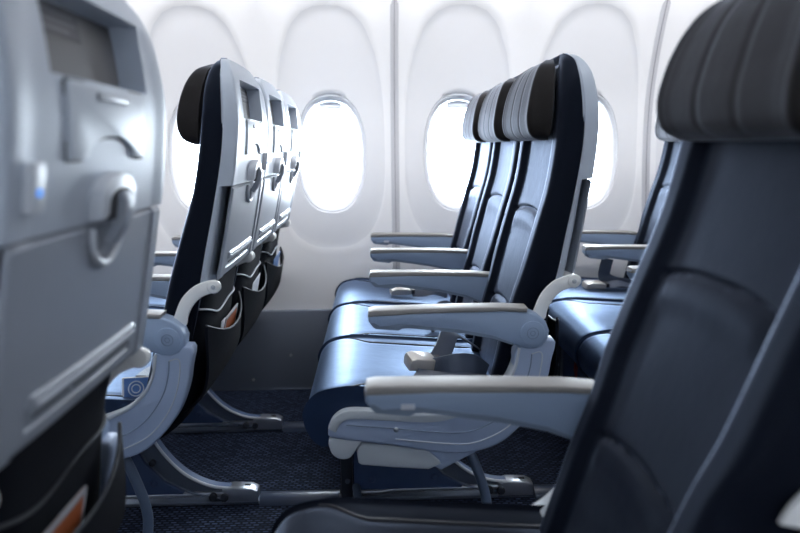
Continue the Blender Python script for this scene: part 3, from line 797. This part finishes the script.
# ------------------------------------------------------------------ literature in the pockets
def card(name, key, y, z0, w, h, mat, label, tilt=0.0, group='cards tucked in the seat pockets', border=None):
    e = seats[key]; bm = bmesh.new()
    add_box(bm, -0.0012, 0.0012, -w / 2, w / 2, 0, h, 0.0005, 1)
    o = finish(bm, name, M[mat])
    rec = next(c.rotation_euler.y for c in e.children if stem(c) == 'seat_pocket')
    p = Matrix.Rotation(rec, 3, 'Y') @ (Vector((0.406, 0, z0)) - Vector(PIV)) + Vector(PIV)
    o.location = (e.location.x + p.x, e.location.y + y, p.z); o.rotation_euler = (math.radians(tilt), math.radians(9.5) + rec, 0)
    if border:
        bm = bmesh.new(); b_ = 0.007
        for y0, y1, z0_, z1 in ((-w / 2, w / 2, h - b_, h), (-w / 2, -w / 2 + b_, 0, h), (w / 2 - b_, w / 2, 0, h)): add_box(bm, -0.0017, 0.0017, y0, y1, z0_, z1)
        finish(bm, 'card_border', M[border], o)
    tag(o, label, 'card', group); return o
card('safety_card', (0, 0), 0.020, 0.490, 0.15, 0.100, 'orange', 'orange card in the pocket of the seat ahead across the aisle', 2, border='hem')
card('folded_leaflet', (0, 0), -0.082, 0.495, 0.04, 0.095, 'cardwhite', 'small white leaflet beside the orange card across the aisle', 0)
card('folded_leaflet', (0, 1), -0.05, 0.49, 0.12, 0.115, 'cardwhite', 'white leaflet in the pocket of the middle seat ahead', 5)
card('safety_card', (0, 2), -0.04, 0.49, 0.16, 0.115, 'cardblue', 'blue card in the pocket of the window seat ahead', 3)
card('safety_card', 'nl', -0.045, 0.500, 0.16, 0.085, 'orange', 'blurred orange card in the pocket of the closest seat back', 0, border='hem')

bm = bmesh.new()
x_, y_ = ROWS[2] - 0.092, YC[1] - 0.05
add_tube(bm, catmull([(x_, y_ - 0.012, 0.334), (x_ - 0.004, y_ - 0.010, 0.30), (x_ - 0.002, y_, 0.275), (x_ - 0.004, y_ + 0.010, 0.30), (x_, y_ + 0.012, 0.334)], 5, False), 0, 10, True, (0.009, 0.0012), (1, 0, 0))
tag(finish(bm, 'pull_strap', M['red']), 'dark red strap loop hanging under the cushions of the row behind', 'strap')

# ------------------------------------------------------------------ cabin shell
def struct(o): o['kind'] = 'structure'; return o
X0, X1 = -2.6, 2.6
YW0, YW1 = -0.42, 3.2
bm = bmesh.new(); add_box(bm, X0, X1, -0.45, 3.05, -0.06, 0.0); struct(finish(bm, 'floor', M['carpet']))

WALLY = [(0.30, 2.972), (0.45, 2.985), (0.65, 3.005), (0.85, 3.025), (1.0, 3.03), (1.15, 3.018), (1.30, 2.975), (1.45, 2.905), (1.60, 2.81), (1.75, 2.69)]
ZB, ZT = 0.315, 1.75
WP = 0.508; WX0 = -0.157; WZ = 0.947
NW = 9                                             # window modules k = -4..4
def sup(a, hx, hz, p):
    c, s = math.cos(a), math.sin(a)
    r = (abs(c / hx) ** p + abs(s / hz) ** p) ** (-1 / p); return r * c, r * s
NA = 72
def module(bm, xc, flip=None):
    """wall around one window: opening, rounded frame seat, shallow oval bay and panel edge"""
    def pt(x, z, dy):
        y = interp(WALLY, z) + dy
        return (x, y, z)
    angs = [2 * PI * k / NA for k in range(NA)]
    hx, hz = WP / 2, None
    # insert exact corner angles by snapping
    corners = [math.atan2(ZT - WZ, hx), math.atan2(ZT - WZ, -hx), math.atan2(ZB - WZ, -hx) % (2 * PI), math.atan2(ZB - WZ, hx) % (2 * PI)]
    for ca in corners:
        j = min(range(NA), key=lambda q: abs(angs[q] - ca)); angs[j] = ca
    def rect(a):
        c, s = math.cos(a), math.sin(a); zz = (ZT - WZ) if s > 0 else (WZ - ZB)
        t = min(hx / abs(c) if abs(c) > 1e-9 else 1e9, zz / abs(s) if abs(s) > 1e-9 else 1e9)
        return t * c, t * s
    def lobe(a, k=1.0):
        c, s = math.cos(a), math.sin(a)
        hzl = 0.545 if s > 0 else 0.372
        return sup(a, 0.214 * k, hzl * (k if k < 1 else 1 + (k - 1) * 0.6), 2.7)
    rings = []
    o1 = [sup(a, 0.136, 0.228, 2.35) for a in angs]
    l1 = [lobe(a, 0.955) for a in angs]; l2 = [lobe(a, 1.0) for a in angs]; l3 = [lobe(a, 1.03) for a in angs]
    rr = [rect(a) for a in angs]
    D = 0.006
    def dep(z): return 0.003 + 0.006 * sstep(1.02, 1.48, z)
    rings.append([pt(xc + x, WZ + z, 0.07) for x, z in o1])
    rings.append([pt(xc + x, WZ + z, dep(WZ + z) + 0.010) for x, z in o1])
    for t in [q / 14 for q in range(15)]:
        rings.append([pt(xc + a[0] * 1.03 * (1 - t) + b_[0] * t, WZ + a[1] * 1.03 * (1 - t) + b_[1] * t, dep(WZ + a[1] * 1.03 * (1 - t) + b_[1] * t)) for a, b_ in zip(o1, l1)])
    rings.append([pt(xc + x, WZ + z, 0.5 * dep(WZ + z)) for x, z in l2]); rings.append([pt(xc + x, WZ + z, 0.0) for x, z in l3])
    for t in [q / 12 for q in range(1, 13)]:
        rings.append([pt(xc + a[0] * (1 - t) + b_[0] * t, WZ + a[1] * (1 - t) + b_[1] * t, (0.0 if t < 0.97 else 0.0)) for a, b_ in zip(l3, rr)])
    R = [[bm.verts.new(p) for p in r] for r in rings]
    for i in range(len(R) - 1):
        for k in range(NA):
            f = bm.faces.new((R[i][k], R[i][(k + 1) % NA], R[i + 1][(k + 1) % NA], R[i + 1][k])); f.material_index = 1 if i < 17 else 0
bm = bmesh.new()
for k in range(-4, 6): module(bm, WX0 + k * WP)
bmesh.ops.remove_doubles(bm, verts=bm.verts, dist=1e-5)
wall = struct(finish(bm, 'wall_back', [M['wall'], M['wallshade']], sharp=50))

def ring_mesh(bm, secs):
    R = [[bm.verts.new(p) for p in r] for r in secs]; n = len(R[0])
    for i in range(len(R) - 1):
        for k in range(n): bm.faces.new((R[i][k], R[i][(k + 1) % n], R[i + 1][(k + 1) % n], R[i + 1][k]))
def window(idx, xc):
    yb = interp(WALLY, WZ)
    an = [2 * PI * k / 64 for k in range(64)]
    def ring(hx, hz, y): return [(xc + sup(a, hx, hz, 2.35)[0], y + (interp(WALLY, WZ + sup(a, hx, hz, 2.35)[1]) - yb), WZ + sup(a, hx, hz, 2.35)[1]) for a in an]
    bm = bmesh.new()
    ring_mesh(bm, [ring(0.139, 0.231, yb + 0.020), ring(0.1385, 0.2305, yb + 0.011), ring(0.134, 0.226, yb + 0.007), ring(0.126, 0.218, yb + 0.012), ring(0.120, 0.211, yb + 0.024), ring(0.117, 0.207, yb + 0.045), ring(0.114, 0.203, yb + 0.075)])
    f = struct(finish(bm, 'window_%d' % idx, M['frame'], sharp=60))
    bm = bmesh.new(); r = [bm.verts.new(p) for p in ring(0.1165, 0.2065, yb + 0.060)]; bm.faces.new(r)
    struct(finish(bm, 'window_pane', M['glass'], f))
    bm = bmesh.new()
    top = [(xc + sup(a, 0.116, 0.206, 2.35)[0], WZ + sup(a, 0.116, 0.206, 2.35)[1]) for a in an]
    pl = [(x, z) for x, z in top if z > WZ + 0.182]
    pl.sort(key=lambda p: -p[0])
    if pl: add_prism(bm, pl, yb + 0.018, yb + 0.026, 0)
    add_box(bm, xc - 0.045, xc + 0.045, yb + 0.014, yb + 0.026, WZ + 0.176, WZ + 0.188, 0.003)
    struct(finish(bm, 'window_shade', M['shade'], f))
for i, k in enumerate(range(-3, 5)): window(i + 1, WX0 + k * WP)

# panel seams (every second window)
def seam(idx, x):
    bm = bmesh.new(); N = 40
    secs = []
    for i in range(N + 1):
        z = ZB + (ZT - ZB) * i / N; y = interp(WALLY, z)
        secs.append([(x + dx, y + dy, z) for dx, dy in ((-0.017, 0.004), (-0.015, -0.003), (-0.004, -0.004), (0.004, -0.004), (0.015, -0.003), (0.017, 0.004))])
    R = [[bm.verts.new(p) for p in r] for r in secs]
    for i in range(N):
        for k in range(5): bm.faces.new((R[i][k], R[i + 1][k], R[i + 1][k + 1], R[i][k + 1]))
    t_ = struct(finish(bm, 'trim_%d' % idx, M['seam']))
    bm = bmesh.new()
    add_tube(bm, [(x, interp(WALLY, ZB + (ZT - ZB) * i / N) - 0.004, ZB + (ZT - ZB) * i / N) for i in range(N + 1)], 0, 8, True, (0.003, 0.0012))
    struct(finish(bm, 'trim_line', M['seamline'], t_))
for i, j in enumerate((-1, 0, 1)): seam(i + 1, WX0 + WP / 2 + j * 2 * WP)

# dark kick panel
bm = bmesh.new()
add_box(bm, X0, X1, 2.952, 2.985, 0.0, 0.328, 0.004)
kp = struct(finish(bm, 'baseboard_back', M['kick']))
bm = bmesh.new()
for x, z in ((-0.335, 0.145), (-0.49, 0.045), (0.35, 0.15), (-1.1, 0.14), (1.15, 0.15)): add_cyl(bm, (x, 2.951, z), 0.006, 0.005, 'Y', 14, 0.001)
struct(finish(bm, 'screw', M['screw'], kp))

# seat tracks with rounded covers between the rows
def track(idx, y):
    bm = bmesh.new()
    add_box(bm, X0 + 0.1, X1 - 0.1, y - 0.016, y + 0.016, 0.0, 0.010, 0.002)
    t_ = struct(finish(bm, 'trim_%d' % idx, M['legweb']))
    for r in range(-1, 3):
        xa = (r - 1) * PITCH + 0.447; xb = r * PITCH - 0.097
        bm = bmesh.new(); n = 10; pr = [(0.030 * math.cos(PI * k / n), 0.024 * math.sin(PI * k / n) ** 0.7) for k in range(n + 1)]
        A = [bm.verts.new((xa, y + a, b_)) for a, b_ in pr]; B = [bm.verts.new((xb, y + a, b_)) for a, b_ in pr]
        for k in range(n): bm.faces.new((A[k], A[k + 1], B[k + 1], B[k]))
        bm.faces.new(A); bm.faces.new(B[::-1])
        struct(finish(bm, 'trim_cover', M['track'], t_))
track(4, 1.975); track(5, 2.515)

# ceiling, bin undersides, opposite wall and added dark end walls (behind and beside the camera)
prof = [(2.70, 1.735), (2.60, 1.76), (1.75, 1.74), (1.62, 1.80), (1.60, 2.05), (1.02, 2.08), (1.00, 1.80), (0.86, 1.74), (0.0, 1.76), (-0.15, 1.735), (-0.28, 1.55), (-0.38, 1.25), (-0.42, 1.0), (-0.40, 0.5), (-0.38, 0.0)]
bm = bmesh.new()
A = [bm.verts.new((X0, y, z)) for y, z in prof[:11]]; B = [bm.verts.new((X1, y, z)) for y, z in prof[:11]]
for k in range(10): bm.faces.new((A[k], A[k + 1], B[k + 1], B[k]))
struct(finish(bm, 'ceiling', M['ceil']))
bm = bmesh.new(); pp = prof[10:]
A = [bm.verts.new((X0, y, z)) for y, z in pp]; B = [bm.verts.new((X1, y, z)) for y, z in pp]
for k in range(len(pp) - 1): bm.faces.new((A[k], A[k + 1], B[k + 1], B[k]))
struct(finish(bm, 'wall_front', M['wall']))
for nm, x in (('added_wall_left', X0), ('added_wall_right', X1)):
    bm = bmesh.new(); add_box(bm, x - 0.02, x + 0.02, -0.45, 3.1, 0, 2.1); struct(finish(bm, nm, M['endblock']))  # unseen walls added to stop light leaks, dark to dim leather reflections

# ------------------------------------------------------------------ light
w = bpy.data.worlds.new('World'); sc.world = w; w.use_nodes = True
bg = w.node_tree.nodes['Background']; bg.inputs[0].default_value = (0.80, 0.90, 1.0, 1); bg.inputs[1].default_value = 34.0
def area(name, loc, rot, sx, sy, power, col=(1, 1, 1), portal=False):
    l = bpy.data.lights.new(name, 'AREA'); l.shape = 'RECTANGLE'; l.size = sx; l.size_y = sy; l.energy = power; l.color = col
    if portal: l.cycles.is_portal = True
    o = bpy.data.objects.new(name, l); COL.objects.link(o); o.location = loc; o.rotation_euler = rot
    return o
for k in range(-3, 5):
    area('window_portal', (WX0 + k * WP, 3.13, WZ), (-PI / 2, 0, 0), 0.30, 0.48, 1, portal=True)
area('aisle_light', (0, 1.31, 2.04), (0, 0, 0), 4.6, 0.45, 14, (0.97, 0.98, 1.0))
area('sidewall_wash', (0, 2.52, 1.735), (math.radians(28), 0, 0), 4.6, 0.10, 26, (1.0, 0.985, 0.98))
area('near_side_fill', (-0.2, -0.30, 1.0), (PI / 2, 0, 0), 3.6, 0.35, 2, (0.85, 0.92, 1.0))  # added soft fill behind the camera; the near wall has no windows

# ------------------------------------------------------------------ camera
cd = bpy.data.cameras.new('Camera'); cam = bpy.data.objects.new('Camera', cd); COL.objects.link(cam); sc.camera = cam
cd.sensor_fit = 'HORIZONTAL'; cd.sensor_width = 36; cd.lens = 36 * 749.8 / 800; cd.clip_start = 0.02
pi_, ya, ro = 0.1586, 0.0325, -0.0108
F = Vector((math.sin(ya) * math.cos(pi_), math.cos(ya) * math.cos(pi_), -math.sin(pi_)))
R = Vector((math.cos(ya), -math.sin(ya), 0)); U = R.cross(F)
R2 = R * math.cos(ro) + U * math.sin(ro); U2 = U * math.cos(ro) - R * math.sin(ro)
mw = Matrix((R2, U2, -F)).transposed().to_4x4(); mw.translation = Vector((0.014, 0, 0.9732))
cam.matrix_world = mw
cd.dof.use_dof = True; cd.dof.focus_distance = 1.85; cd.dof.aperture_fstop = 3.2

try:
    sc.cycles.use_denoising = True; sc.cycles.denoiser = 'OPENIMAGEDENOISE'
except Exception: pass
sc.cycles.max_bounces = 10; sc.cycles.diffuse_bounces = 6; sc.cycles.sample_clamp_indirect = 8
sc.view_settings.view_transform = 'Standard'; sc.view_settings.look = 'None'
sc.view_settings.exposure = 0.18; sc.view_settings.gamma = 1.0
